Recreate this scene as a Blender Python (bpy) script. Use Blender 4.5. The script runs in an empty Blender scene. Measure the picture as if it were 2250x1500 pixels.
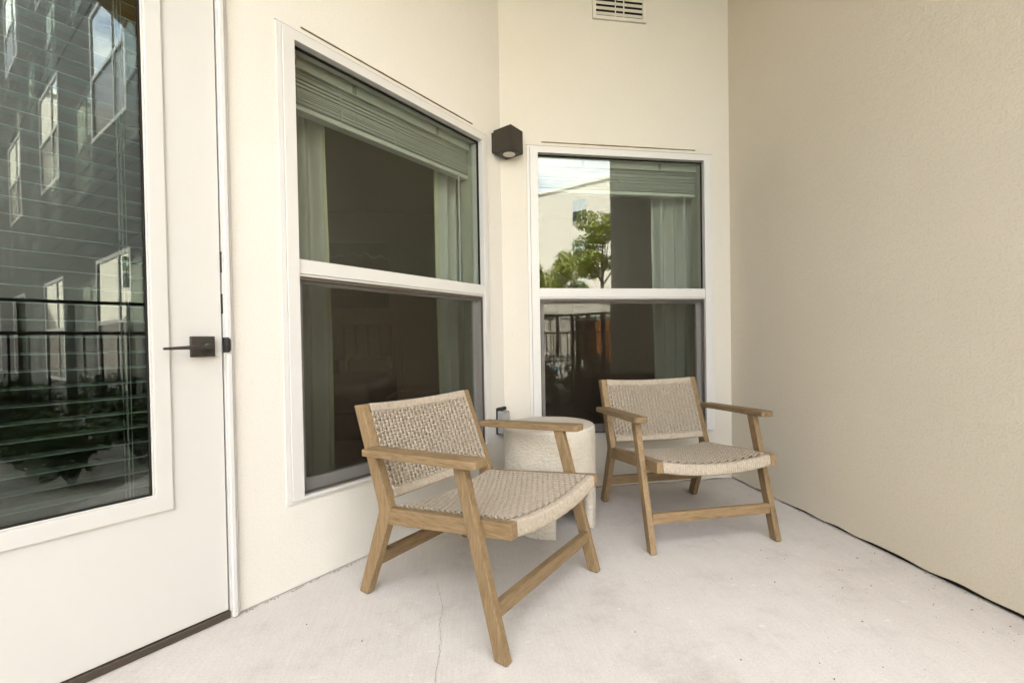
import bpy, bmesh, math, random
from mathutils import Matrix, Vector
from math import sin, cos, pi, radians, sqrt, hypot

scene = bpy.context.scene
col = scene.collection

# ------------------------------------------------------------------ camera
CAM = Vector((-1.78416, -2.70608, 0.92))
cr = Vector((0.987912, -0.154193, -0.0159536))
cu = Vector((0.017841, 0.0108641, 0.9997818))
cw = Vector((0.1539858, 0.9879811, -0.0134837))
cd = bpy.data.cameras.new('camera')
cam = bpy.data.objects.new('camera', cd)
col.objects.link(cam)
cam.matrix_world = Matrix(((cr.x, cu.x, -cw.x, CAM.x), (cr.y, cu.y, -cw.y, CAM.y),
                           (cr.z, cu.z, -cw.z, CAM.z), (0, 0, 0, 1)))
cd.sensor_width = 36.0
cd.lens = 15.597
cd.shift_x = -0.01604
cd.shift_y = 0.00767
cd.clip_start = 0.02
cd.clip_end = 600
scene.camera = cam

# ------------------------------------------------------------------ light
SUN_EL, SUN_DIR = radians(54), Vector((-0.35, 0.94))      # towards the sun, behind this building
world = bpy.data.worlds.new('World')
scene.world = world
world.use_nodes = True
wn = world.node_tree
wn.nodes.clear()


def N(t, typ, **kw):
    n = t.nodes.new(typ)
    for k, v in kw.items():
        if isinstance(k, str) and hasattr(n, k):
            setattr(n, k, v)
    return n


sky = N(wn, 'ShaderNodeTexSky', sky_type='NISHITA', sun_disc=False)
sky.sun_elevation = SUN_EL
sky.sun_rotation = math.atan2(SUN_DIR.x, SUN_DIR.y)
sky.air_density = 1.0
sky.dust_density = 1.6
bg = N(wn, 'ShaderNodeBackground')
bg.inputs['Strength'].default_value = 0.12
out = N(wn, 'ShaderNodeOutputWorld')
tc = N(wn, 'ShaderNodeTexCoord')
mp = N(wn, 'ShaderNodeMapping')
mp.inputs['Scale'].default_value = (1.0, 1.0, 2.2)
mp.inputs['Location'].default_value = (9, 4, 2)
no = N(wn, 'ShaderNodeTexNoise')
no.inputs['Scale'].default_value = 2.6
no.inputs['Detail'].default_value = 7
no.inputs['Roughness'].default_value = 0.58
rp = N(wn, 'ShaderNodeValToRGB')
rp.color_ramp.elements[0].position = 0.37
rp.color_ramp.elements[1].position = 0.54
mxw = N(wn, 'ShaderNodeMixRGB')
mxw.inputs[2].default_value = (7.6, 7.5, 7.3, 1)          # sunlit cloud
wn.links.new(tc.outputs['Generated'], mp.inputs['Vector'])
wn.links.new(mp.outputs['Vector'], no.inputs['Vector'])
wn.links.new(no.outputs['Fac'], rp.inputs['Fac'])
wn.links.new(rp.outputs['Color'], mxw.inputs[0])
wn.links.new(sky.outputs['Color'], mxw.inputs[1])
wn.links.new(mxw.outputs['Color'], bg.inputs['Color'])
wn.links.new(bg.outputs['Background'], out.inputs['Surface'])

sd = bpy.data.lights.new('sun', 'SUN')
sd.energy = 4.8
sd.angle = radians(0.55)
sd.color = (1.0, 0.945, 0.86)
sun = bpy.data.objects.new('sun', sd)
col.objects.link(sun)
hz = SUN_DIR.normalized() * cos(SUN_EL)
sun.rotation_euler = Vector((hz.x, hz.y, sin(SUN_EL))).to_track_quat('Z', 'Y').to_euler()
sun.location = (0, 0, 30)

vs = scene.view_settings
vs.view_transform = 'Standard'
vs.look = 'None'
vs.gamma = 1.0
vs.exposure = 3.22
vs.use_curve_mapping = False
cy = scene.cycles
cy.use_denoising = True
cy.max_bounces = 9
cy.diffuse_bounces = 4
cy.glossy_bounces = 4
cy.transparent_max_bounces = 14
cy.use_adaptive_sampling = True
cy.adaptive_threshold = 0.035
cy.sample_clamp_indirect = 8.0
cy.caustics_reflective = False
cy.caustics_refractive = False

# ------------------------------------------------------------------ materials


def mat(name, base, rough=0.6, spec=0.5, metallic=0.0):
    m = bpy.data.materials.new(name)
    m.use_nodes = True
    b = m.node_tree.nodes['Principled BSDF']
    b.inputs['Base Color'].default_value = (*base, 1)
    b.inputs['Roughness'].default_value = rough
    b.inputs['Specular IOR Level'].default_value = spec
    b.inputs['Metallic'].default_value = metallic
    return m


def nd(m, typ, **kw):
    n = m.node_tree.nodes.new(typ)
    for k, v in kw.items():
        setattr(n, k, v)
    return n


def lk(m, a, b):
    m.node_tree.links.new(a, b)


def coords(m, scale=(1, 1, 1), rot=(0, 0, 0), kind='Object'):
    t = nd(m, 'ShaderNodeTexCoord')
    p = nd(m, 'ShaderNodeMapping')
    p.inputs['Scale'].default_value = scale
    p.inputs['Rotation'].default_value = rot
    lk(m, t.outputs[kind], p.inputs['Vector'])
    return p.outputs['Vector']


def noise(m, vec, scale, detail=4, rough=0.55, dist=0.0):
    n = nd(m, 'ShaderNodeTexNoise')
    n.inputs['Scale'].default_value = scale
    n.inputs['Detail'].default_value = detail
    n.inputs['Roughness'].default_value = rough
    n.inputs['Distortion'].default_value = dist
    lk(m, vec, n.inputs['Vector'])
    return n.outputs['Fac']


def ramp(m, fac, stops):
    r = nd(m, 'ShaderNodeValToRGB')
    e = r.color_ramp.elements
    while len(e) < len(stops):
        e.new(0.5)
    for el, (p, c) in zip(e, stops):
        el.position = p
        el.color = (*c, 1) if len(c) == 3 else c
    lk(m, fac, r.inputs['Fac'])
    return r.outputs['Color']


def mixc(m, fac, a, b, mode='MIX'):
    x = nd(m, 'ShaderNodeMixRGB', blend_type=mode)
    for i, v in ((0, fac), (1, a), (2, b)):
        if isinstance(v, (int, float)):
            x.inputs[i].default_value = v
        elif isinstance(v, tuple):
            x.inputs[i].default_value = (*v, 1)
        else:
            lk(m, v, x.inputs[i])
    return x.outputs['Color']


def math_(m, op, a, b=0.0):
    x = nd(m, 'ShaderNodeMath', operation=op)
    for i, v in ((0, a), (1, b)):
        if isinstance(v, (int, float)):
            x.inputs[i].default_value = v
        else:
            lk(m, v, x.inputs[i])
    return x.outputs['Value']


def bsdf(m):
    return m.node_tree.nodes['Principled BSDF']


def bump(m, height, strength, distance):
    b = nd(m, 'ShaderNodeBump')
    b.inputs['Strength'].default_value = strength
    b.inputs['Distance'].default_value = distance
    lk(m, height, b.inputs['Height'])
    lk(m, b.outputs['Normal'], bsdf(m).inputs['Normal'])


def stucco(name, base, grain, strength):
    m = mat(name, base, 0.78, 0.2)
    v = coords(m)
    big = noise(m, v, 1.3, 4, 0.6)
    blot = noise(m, v, 9, 5, 0.65)
    c = mixc(m, ramp(m, big, [(0.35, (0, 0, 0)), (0.70, (0.5, 0.5, 0.5))]), base, (base[0] * 0.93, base[1] * 0.915, base[2] * 0.88))
    c = mixc(m, math_(m, 'MULTIPLY', blot, 0.20), c, tuple(x * 0.90 for x in base))
    f1 = noise(m, v, grain, 4, 0.65)
    c = mixc(m, ramp(m, f1, [(0.36, (0.16, 0.16, 0.16)), (0.52, (0, 0, 0))]), c, tuple(x * 0.55 for x in base))
    # small scuffs and drips of dirt
    sc = noise(m, coords(m, (1, 1, 0.5)), 26, 3, 0.55)
    c = mixc(m, ramp(m, sc, [(0.70, (0, 0, 0)), (0.78, (0.22, 0.22, 0.22))]), c, tuple(x * 0.66 for x in base))
    lk(m, c, bsdf(m).inputs['Base Color'])
    f2 = noise(m, v, grain * 0.25, 2, 0.5)
    f3 = noise(m, v, 2.6, 2, 0.5)
    h = math_(m, 'ADD', f1, math_(m, 'MULTIPLY', f2, 0.9))
    h = math_(m, 'ADD', h, math_(m, 'MULTIPLY', f3, 3.0))
    bump(m, h, strength, 0.004)
    return m


M = {}
M['stucco'] = stucco('painted_stucco', (0.81, 0.755, 0.652), 150, 0.16)
M['stucco_lit'] = stucco('lit_painted_stucco', (0.87, 0.83, 0.75), 150, 0.16)  # back wall's paint whitened: brighter light put into the colour, softens corner crease
M['stucco_rough'] = stucco('orange_peel_stucco', (0.84, 0.76, 0.62), 115, 0.36)
M['ceiling'] = stucco('ceiling_paint', (0.52, 0.33, 0.13), 150, 0.15)


def paint(name, base, rough):
    m = mat(name, base, rough, 0.45)
    v = coords(m)
    c = mixc(m, math_(m, 'MULTIPLY', noise(m, v, 6, 5), 0.25), base, tuple(x * 0.90 for x in base))
    lk(m, c, bsdf(m).inputs['Base Color'])
    bump(m, noise(m, v, 60, 3), 0.05, 0.002)
    return m


M['door'] = paint('door_paint', (0.72, 0.695, 0.645), 0.42)
M['white'] = paint('white_vinyl', (0.77, 0.745, 0.70), 0.38)
M['sealant'] = mat('dark_joint', (0.02, 0.017, 0.013), 0.9, 0.2)
M['flash'] = mat('tan_flashing', (0.26, 0.18, 0.085), 0.6)
M['bronze'] = mat('dark_bronze', (0.030, 0.024, 0.017), 0.5, 0.4)
M['black'] = mat('black_metal', (0.012, 0.012, 0.012), 0.45)
M['threshold'] = mat('bronze_threshold', (0.05, 0.036, 0.024), 0.5)
M['lens'] = mat('lamp_lens', (0.75, 0.70, 0.60), 0.3)
M['grey_plastic'] = mat('grey_plastic', (0.42, 0.41, 0.39), 0.35)
M['blind'] = mat('white_blind', (0.74, 0.76, 0.72), 0.45)
M['slat'] = mat('shaded_slat', (0.20, 0.20, 0.19), 0.5)  # white slats with the shade on their faces put into the colour
M['cord'] = mat('white_cord', (0.8, 0.8, 0.78), 0.6)
M['rubber'] = mat('black_rubber', (0.015, 0.014, 0.013), 0.8)


def concrete():
    base = (0.66, 0.60, 0.54)
    m = mat('broom_concrete', base, 0.82, 0.22)
    v = coords(m)
    big = noise(m, v, 0.9, 4, 0.55)
    med = noise(m, v, 6.5, 8, 0.72)
    fine = noise(m, v, 150, 4, 0.7)
    vb = coords(m, (210, 6.0, 1), (0, 0, radians(14)))
    broom = noise(m, vb, 1.0, 5, 0.75, 0.5)
    c = ramp(m, big, [(0.30, (0.60, 0.54, 0.478)), (0.70, (0.72, 0.667, 0.615))])
    c = mixc(m, 0.70, c, ramp(m, med, [(0.30, (0.43, 0.38, 0.33)), (0.46, (0.655, 0.604, 0.555)), (0.72, (0.78, 0.733, 0.685))]))
    c = mixc(m, 0.28, c, ramp(m, broom, [(0.32, (0.46, 0.42, 0.385)), (0.60, (0.75, 0.697, 0.64))]))
    c = mixc(m, 0.30, c, ramp(m, fine, [(0.30, (0.36, 0.32, 0.28)), (0.48, (0.66, 0.607, 0.553)), (0.75, (0.80, 0.76, 0.715))]))
    # pale scuffs
    sc = noise(m, coords(m, (1, 2.2, 1), (0, 0, 0.5)), 19, 5, 0.6)
    c = mixc(m, ramp(m, sc, [(0.63, (0, 0, 0)), (0.70, (0.55, 0.55, 0.55))]), c, (0.80, 0.765, 0.72))
    # pores
    vo = nd(m, 'ShaderNodeTexVoronoi')
    vo.inputs['Scale'].default_value = 55
    lk(m, v, vo.inputs['Vector'])
    pk = noise(m, v, 13, 2)
    po = math_(m, 'MULTIPLY', math_(m, 'LESS_THAN', vo.outputs['Distance'], 0.075), math_(m, 'GREATER_THAN', pk, 0.56))
    c = mixc(m, math_(m, 'MULTIPLY', po, 0.6), c, (0.22, 0.19, 0.16))
    # stains with ragged edges
    dk = noise(m, v, 2.1, 8, 0.7)
    c = mixc(m, ramp(m, dk, [(0.57, (0, 0, 0)), (0.66, (0.38, 0.38, 0.38)), (0.8, (0.52, 0.52, 0.52))]), c, (0.45, 0.395, 0.345))
    lk(m, c, bsdf(m).inputs['Base Color'])
    h = math_(m, 'ADD', broom, math_(m, 'MULTIPLY', fine, 0.6))
    bump(m, h, 0.30, 0.002)
    return m


M['concrete'] = concrete()


def wood(name, axis):
    m = mat(name, (0.4, 0.26, 0.13), 0.55, 0.3)
    oi = nd(m, 'ShaderNodeObjectInfo')
    t = nd(m, 'ShaderNodeTexCoord')
    ad = nd(m, 'ShaderNodeVectorMath', operation='ADD')
    sc = nd(m, 'ShaderNodeVectorMath', operation='SCALE')
    sc.inputs['Scale'].default_value = 3.7
    cmb = nd(m, 'ShaderNodeCombineXYZ')
    for i in range(3):
        lk(m, oi.outputs['Random'], cmb.inputs[i])
    lk(m, cmb.outputs[0], sc.inputs[0])
    lk(m, t.outputs['Object'], ad.inputs[0])
    lk(m, sc.outputs[0], ad.inputs[1])
    p = nd(m, 'ShaderNodeMapping')
    s = [1, 1, 1]
    s[axis] = 0.09
    p.inputs['Scale'].default_value = s
    lk(m, ad.outputs[0], p.inputs['Vector'])
    v = p.outputs['Vector']
    g1 = noise(m, v, 60, 5, 0.6, 0.4)
    g2 = noise(m, v, 240, 3, 0.6)
    g3 = noise(m, t.outputs['Object'], 5, 3)
    c = ramp(m, g1, [(0.28, (0.185, 0.118, 0.054)), (0.48, (0.295, 0.198, 0.094)), (0.72, (0.375, 0.262, 0.138))])
    c = mixc(m, 0.40, c, ramp(m, g2, [(0.35, (0.11, 0.068, 0.032)), (0.6, (0.36, 0.248, 0.135))]))
    c = mixc(m, math_(m, 'MULTIPLY', g3, 0.25), c, (0.30, 0.20, 0.11))
    tint = ramp(m, oi.outputs['Random'], [(0.0, (0.80, 0.79, 0.78)), (1.0, (1.06, 1.05, 1.04))])
    c = mixc(m, 1.0, c, tint, 'MULTIPLY')
    lk(m, c, bsdf(m).inputs['Base Color'])
    bump(m, g2, 0.12, 0.001)
    return m


M['wood'] = [wood('teak_x', 0), wood('teak_y', 1), wood('teak_z', 2)]


def rope():
    m = mat('woven_rope', (0.50, 0.41, 0.325), 0.85, 0.15)
    v = coords(m)
    c = ramp(m, noise(m, v, 90, 3), [(0.3, (0.435, 0.362, 0.275)), (0.7, (0.585, 0.50, 0.39))])
    lk(m, c, bsdf(m).inputs['Base Color'])
    bump(m, noise(m, v, 700, 2), 0.35, 0.001)
    return m


M['rope'] = rope()


def cast():
    m = mat('cast_concrete', (0.62, 0.585, 0.52), 0.8, 0.25)
    v = coords(m)
    c = ramp(m, noise(m, v, 9, 4), [(0.3, (0.65, 0.58, 0.465)), (0.7, (0.76, 0.695, 0.58))])
    lk(m, c, bsdf(m).inputs['Base Color'])
    bump(m, noise(m, v, 160, 3), 0.15, 0.002)
    return m


M['cast'] = cast()


def glass(name, tint, r0):
    m = bpy.data.materials.new(name)
    m.use_nodes = True
    t = m.node_tree
    t.nodes.clear()
    o = nd(m, 'ShaderNodeOutputMaterial')
    tr = nd(m, 'ShaderNodeBsdfTransparent')
    tr.inputs['Color'].default_value = (*tint, 1)
    gl = nd(m, 'ShaderNodeBsdfGlossy')
    gl.inputs['Roughness'].default_value = 0.0
    gl.inputs['Color'].default_value = (0.93, 0.97, 0.94, 1)
    lw = nd(m, 'ShaderNodeLayerWeight')
    lw.inputs['Blend'].default_value = 0.5
    f = math_(m, 'POWER', lw.outputs['Facing'], 5.0)
    f = math_(m, 'ADD', math_(m, 'MULTIPLY', f, 1.0 - r0), r0)
    mx = nd(m, 'ShaderNodeMixShader')
    lk(m, f, mx.inputs[0])
    lk(m, tr.outputs[0], mx.inputs[1])
    lk(m, gl.outputs[0], mx.inputs[2])
    # faint waviness of float glass
    b = nd(m, 'ShaderNodeBump')
    b.inputs['Strength'].default_value = 0.03
    b.inputs['Distance'].default_value = 0.004
    lk(m, noise(m, coords(m), 3.0, 1), b.inputs['Height'])
    lk(m, b.outputs['Normal'], gl.inputs['Normal'])
    lk(m, mx.outputs[0], o.inputs['Surface'])
    return m


M['glass'] = glass('window_glass', (0.845, 0.872, 0.835), 0.072)
M['door_glass'] = glass('door_glass', (0.79, 0.82, 0.80), 0.085)
M['far_glass'] = glass('far_window_glass', (0.02, 0.025, 0.03), 0.75)


def screen():
    m = bpy.data.materials.new('insect_screen')
    m.use_nodes = True
    m.node_tree.nodes.clear()
    o = nd(m, 'ShaderNodeOutputMaterial')
    tr = nd(m, 'ShaderNodeBsdfTransparent')
    df = nd(m, 'ShaderNodeBsdfDiffuse')
    df.inputs['Color'].default_value = (0.04, 0.031, 0.021, 1)
    mx = nd(m, 'ShaderNodeMixShader')
    mx.inputs[0].default_value = 0.27
    lk(m, tr.outputs[0], mx.inputs[1])
    lk(m, df.outputs[0], mx.inputs[2])
    lk(m, mx.outputs[0], o.inputs['Surface'])
    return m


M['screen'] = screen()


def curtain_mat():
    m = bpy.data.materials.new('curtain_linen')
    m.use_nodes = True
    m.node_tree.nodes.clear()
    o = nd(m, 'ShaderNodeOutputMaterial')
    df = nd(m, 'ShaderNodeBsdfDiffuse')
    df.inputs['Color'].default_value = (0.62, 0.625, 0.585, 1)
    tl = nd(m, 'ShaderNodeBsdfTranslucent')
    tl.inputs['Color'].default_value = (0.5, 0.52, 0.5, 1)
    mx = nd(m, 'ShaderNodeMixShader')
    mx.inputs[0].default_value = 0.25
    lk(m, df.outputs[0], mx.inputs[1])
    lk(m, tl.outputs[0], mx.inputs[2])
    lk(m, mx.outputs[0], o.inputs['Surface'])
    return m


M['curtain'] = curtain_mat()
M['curtain_edge'] = mat('curtain_hem', (0.50, 0.50, 0.36), 0.9)
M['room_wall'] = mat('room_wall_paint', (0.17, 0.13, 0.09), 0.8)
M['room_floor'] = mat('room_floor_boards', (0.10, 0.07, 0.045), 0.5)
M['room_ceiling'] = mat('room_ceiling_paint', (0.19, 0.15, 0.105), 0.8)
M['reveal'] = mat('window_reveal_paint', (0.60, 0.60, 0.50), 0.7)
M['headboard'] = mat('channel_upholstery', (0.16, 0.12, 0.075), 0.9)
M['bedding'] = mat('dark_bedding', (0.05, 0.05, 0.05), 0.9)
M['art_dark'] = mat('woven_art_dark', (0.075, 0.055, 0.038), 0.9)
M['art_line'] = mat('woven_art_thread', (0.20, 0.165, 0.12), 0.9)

K = 0.76


def tone(m, k):
    i = bsdf(m).inputs['Base Color']
    if i.is_linked:
        src = i.links[0].from_socket
        c = mixc(m, 1.0, src, (k, k, k), 'MULTIPLY')
        lk(m, c, i)
    else:
        d = i.default_value
        i.default_value = (d[0] * k, d[1] * k, d[2] * k, 1)


for k_ in ('stucco', 'stucco_lit', 'stucco_rough', 'door', 'white', 'concrete', 'rope', 'cast', 'blind', 'reveal', 'cord', 'lens', 'ceiling', 'grey_plastic', 'flash'):
    tone(M[k_], K if k_ != 'concrete' else 0.81)
for m_ in M['wood']:
    tone(m_, 0.83)

# ------------------------------------------------------------------ geometry helpers


def tag(o, label=None, cat=None, group=None, kind=None):
    for k, v in (('label', label), ('category', cat), ('group', group), ('kind', kind)):
        if v:
            o[k] = v
    return o


def empty(name, loc=(0, 0, 0), rz=0.0):
    o = bpy.data.objects.new(name, None)
    o.location = loc
    o.rotation_euler = (0, 0, rz)
    o.empty_display_size = 0.1
    col.objects.link(o)
    return o


def link(name, me, m, parent=None, smooth=False):
    if m is not None and not me.materials:
        me.materials.append(m)
    if smooth:
        me.polygons.foreach_set('use_smooth', [True] * len(me.polygons))
    o = bpy.data.objects.new(name, me)
    o.parent = parent
    col.objects.link(o)
    return o


def pmesh(name, verts, faces, m, parent=None, smooth=False, fix=True):
    me = bpy.data.meshes.new(name)
    me.from_pydata(verts, [], faces)
    if fix:
        b = bmesh.new()
        b.from_mesh(me)
        bmesh.ops.recalc_face_normals(b, faces=b.faces)
        b.to_mesh(me)
        b.free()
    me.update()
    return link(name, me, m, parent, smooth)


BOXF = [(0, 3, 2, 1), (4, 5, 6, 7), (0, 1, 5, 4), (1, 2, 6, 5), (2, 3, 7, 6), (3, 0, 4, 7)]


def boxv(x0, x1, y0, y1, z0, z1):
    return [(x0, y0, z0), (x1, y0, z0), (x1, y1, z0), (x0, y1, z0), (x0, y0, z1), (x1, y0, z1), (x1, y1, z1), (x0, y1, z1)]


def box(name, x0, x1, y0, y1, z0, z1, m, parent=None, bev=0.0, seg=2):
    me = bpy.data.meshes.new(name)
    me.from_pydata(boxv(x0, x1, y0, y1, z0, z1), [], BOXF)
    if bev:
        bevel(me, bev, seg)
    return link(name, me, m, parent, bool(bev) and seg > 2)


def bevel(me, off, seg=2):
    b = bmesh.new()
    b.from_mesh(me)
    bmesh.ops.bevel(b, geom=b.edges[:], offset=off, segments=seg, profile=0.5, affect='EDGES', clamp_overlap=True)
    bmesh.ops.recalc_face_normals(b, faces=b.faces)
    b.to_mesh(me)
    b.free()


def boxes(name, lst, m, parent=None, bev=0.0):
    v, f = [], []
    for a in lst:
        n = len(v)
        v += boxv(*a)
        f += [tuple(i + n for i in q) for q in BOXF]
    me = bpy.data.meshes.new(name)
    me.from_pydata(v, [], f)
    if bev:
        bevel(me, bev, 1)
    return link(name, me, m, parent)


def ring(name, x0, x1, z0, z1, wl, wr, wb, wt, y0, y1, m, parent, bev=0.0):
    """a rectangular frame as one closed mesh (front y0, back y1)"""
    v = []
    for y in (y0, y1):
        v += [(x0, y, z0), (x1, y, z0), (x1, y, z1), (x0, y, z1),
              (x0 + wl, y, z0 + wb), (x1 - wr, y, z0 + wb), (x1 - wr, y, z1 - wt), (x0 + wl, y, z1 - wt)]
    f = []
    for i in range(4):
        j = (i + 1) % 4
        f += [(i, j, 4 + j, 4 + i), (8 + i, 12 + i, 12 + j, 8 + j), (i, 8 + i, 8 + j, j), (4 + i, 4 + j, 12 + j, 12 + i)]
    me = bpy.data.meshes.new(name)
    me.from_pydata(v, [], f)
    b = bmesh.new()
    b.from_mesh(me)
    bmesh.ops.recalc_face_normals(b, faces=b.faces)
    if bev:
        bmesh.ops.bevel(b, geom=b.edges[:], offset=bev, segments=2, profile=0.5, affect='EDGES')
    b.to_mesh(me)
    b.free()
    return link(name, me, m, parent)


def prism(name, poly, a0, a1, axis, m, parent=None, bev=0.0, seg=2):
    """extrude a 2-D polygon along an axis (0: poly is y,z; 1: x,z; 2: x,y)"""
    n = len(poly)
    v = []
    for a in (a0, a1):
        for p, q in poly:
            v.append({0: (a, p, q), 1: (p, a, q), 2: (p, q, a)}[axis])
    f = [tuple(range(n)), tuple(range(2 * n - 1, n - 1, -1))]
    for i in range(n):
        j = (i + 1) % n
        f.append((i, n + i, n + j, j))
    me = bpy.data.meshes.new(name)
    me.from_pydata(v, [], f)
    b = bmesh.new()
    b.from_mesh(me)
    bmesh.ops.recalc_face_normals(b, faces=b.faces)
    if bev:
        bmesh.ops.bevel(b, geom=b.edges[:], offset=bev, segments=seg, profile=0.5, affect='EDGES')
    b.to_mesh(me)
    b.free()
    return link(name, me, m, parent)


def wall_mesh(name, x0, x1, z0f, z1, holes, thick, m, loc, rz, nb=1):
    """wall slab, outer face at y=0, with rectangular openings; z0f(x) gives the lower edge"""
    xs = sorted(set([x0, x1] + [h[0] for h in holes] + [h[1] for h in holes] + [x0 + (x1 - x0) * i / nb for i in range(nb + 1)]))
    zs = sorted(set([0.0, z1] + [h[2] for h in holes if h[2] > 0] + [h[3] for h in holes]))
    v, f, idx = [], [], {}

    def P(i, k, y):
        key = (i, k, y)
        if key not in idx:
            z = zs[k] if k else z0f(xs[i])
            idx[key] = len(v)
            v.append((xs[i], y, z))
        return idx[key]

    def solid(i, k):
        if i < 0 or k < 0 or i >= len(xs) - 1 or k >= len(zs) - 1:
            return False
        cx, cz = (xs[i] + xs[i + 1]) / 2, (zs[k] + zs[k + 1]) / 2
        return not any(h[0] < cx < h[1] and h[2] < cz < h[3] for h in holes)
    for i in range(len(xs) - 1):
        for k in range(len(zs) - 1):
            if not solid(i, k):
                continue
            f.append((P(i, k, 0), P(i + 1, k, 0), P(i + 1, k + 1, 0), P(i, k + 1, 0)))
            f.append((P(i, k, thick), P(i, k + 1, thick), P(i + 1, k + 1, thick), P(i + 1, k, thick)))
            for di, dk, a, b in ((-1, 0, (i, k), (i, k + 1)), (1, 0, (i + 1, k + 1), (i + 1, k)), (0, -1, (i + 1, k), (i, k)), (0, 1, (i, k + 1), (i + 1, k + 1))):
                if not solid(i + di, k + dk):
                    f.append((P(*a, 0), P(*b, 0), P(*b, thick), P(*a, thick)))
    o = pmesh(name, v, f, m)
    o.location = loc
    o.rotation_euler = (0, 0, rz)
    return o


def lathe_band(n, r, z, a0, a1):
    return [(r * cos(a0 + (a1 - a0) * i / n), r * sin(a0 + (a1 - a0) * i / n), z) for i in range(n + 1)]


def tube_pts(path, rad, sides=6):
    """vertices and faces of a round bar through the points of path"""
    v, f = [], []
    n = len(path)
    for k, p in enumerate(path):
        p = Vector(p)
        d = (Vector(path[min(k + 1, n - 1)]) - Vector(path[max(k - 1, 0)])).normalized()
        a = d.cross(Vector((0, 0, 1)))
        if a.length < 0.1:
            a = d.cross(Vector((0, 1, 0)))
        a.normalize()
        b = d.cross(a)
        r = rad[k] if isinstance(rad, (list, tuple)) else rad
        for s in range(sides):
            t = 2 * pi * s / sides
            v.append(tuple(p + a * cos(t) * r + b * sin(t) * r))
    for k in range(n - 1):
        for s in range(sides):
            s2 = (s + 1) % sides
            f.append((k * sides + s, k * sides + s2, (k + 1) * sides + s2, (k + 1) * sides + s))
    f.append(tuple(range(sides - 1, -1, -1)))
    f.append(tuple((n - 1) * sides + s for s in range(sides)))
    return v, f


# ------------------------------------------------------------------ the setting
W = 1.5157                      # width of the back wall between its two corners
A0 = (-W, 0, 0)
RA = radians(45)
ZC = 3.27                       # porch ceiling
rnd = random.Random(7)


def wob(seed, lo, hi):
    r = random.Random(seed)
    ph = [r.uniform(0, 6.28) for _ in range(6)]
    fr = [r.uniform(2, 40) for _ in range(6)]

    def f(x):
        s = sum(sin(x * q + p) for q, p in zip(fr, ph)) / 6
        return lo + (hi - lo) * (0.5 + 0.8 * s)
    return f


# patio slab, ground beyond
patio = pmesh('patio_floor', [(-7, -2.52, 0), (0.16, -2.52, 0), (0.16, 0.02, 0), (-7, 0.02, 0), (-7, -2.52, -0.12), (0.16, -2.52, -0.12), (0.16, 0.02, -0.12), (-7, 0.02, -0.12)], BOXF, M['concrete'])
tag(patio, kind='structure')


def crack_strip(pts, wid, z):
    v, f = [], []
    rr = random.Random(3)
    dense = []
    for (xa, ya), (xb, yb) in zip(pts, pts[1:]):
        for k in range(7):
            t = k / 7
            dense.append((xa + (xb - xa) * t + rr.uniform(-.004, .004), ya + (yb - ya) * t))
    dense.append(pts[-1])
    for i, (x, y) in enumerate(dense):
        w = wid * rr.uniform(0.35, 1.2) * min(1, i / 6 + 0.25)
        v += [(x - w, y, z), (x + w, y, z)]
        if i:
            f.append((2 * i - 2, 2 * i - 1, 2 * i + 1, 2 * i))
    return v, f


v_, f_ = crack_strip([(-1.884, -0.96), (-1.881, -0.999), (-1.864, -1.093), (-1.857, -1.163), (-1.866, -1.236), (-1.857, -1.316), (-1.859, -1.377), (-1.868, -1.49), (-1.862, -1.60)], 0.0008, 0.0015)
pmesh('floor_crack', v_, f_, mat('crack_dirt', (0.24, 0.205, 0.17), 0.9), patio)


def dirt_specks():
    r = random.Random(21)
    v, f = [], []

    def speck(x, y, l, w, a):
        n = len(v)
        c, s = cos(a), sin(a)
        for sx, sy in ((-1, -.6), (1, -1), (1, .8), (-1, 1)):
            v.append((x + sx * l * c - sy * w * s, y + sx * l * s + sy * w * c, 0.0022))
        v.append((x, y, 0.0045))
        f.extend([(n, n + 1, n + 4), (n + 1, n + 2, n + 4), (n + 2, n + 3, n + 4), (n + 3, n, n + 4)])
    for k in range(95):
        x = -0.04 - abs(r.gauss(0, 0.33))
        y = r.uniform(-1.9, -1.05) - 0.1 * x
        if r.random() < 0.35:
            speck(x, y, r.uniform(.002, .006), r.uniform(.0003, .0006), r.uniform(-.6, .9))
        else:
            q = r.uniform(.0005, .0014)
            speck(x, y, q, q * r.uniform(.6, 1), r.uniform(0, 3))
    for x, y in ((-0.50, -0.96), (-0.62, -1.20), (-1.0, -1.55), (-0.30, -1.17), (-1.25, -1.38), (-0.8, -1.66), (-2.3, -1.15), (-2.1, -1.27)):
        speck(x, y, .0025, .002, r.uniform(0, 3))
    return v, f


v_, f_ = dirt_specks()
tag(pmesh('debris', v_, f_, mat('leaf_litter', (0.035, 0.028, 0.02), 0.9)), 'tiny dark specks of dirt scattered on the concrete by the bare wall', 'debris', kind='stuff')

# window and door openings, x measured along each wall towards the viewer's right
WIN_Z = dict(zb=0.321, zsb=0.3441, zs=1.1938, zm=1.2596, zg=2.0902, zt=2.1347)
WA = dict(xl=-1.304, xgl=-1.2393, xgr=-0.1771, xr=-0.127)
WB_ = dict(xl=W - 1.3569, xgl=W - 1.2873, xgr=W - 0.1854, xr=W - 0.123)
DOOR_R, DOOR_L, DOOR_T = -1.5002, -2.42, 2.45

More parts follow.
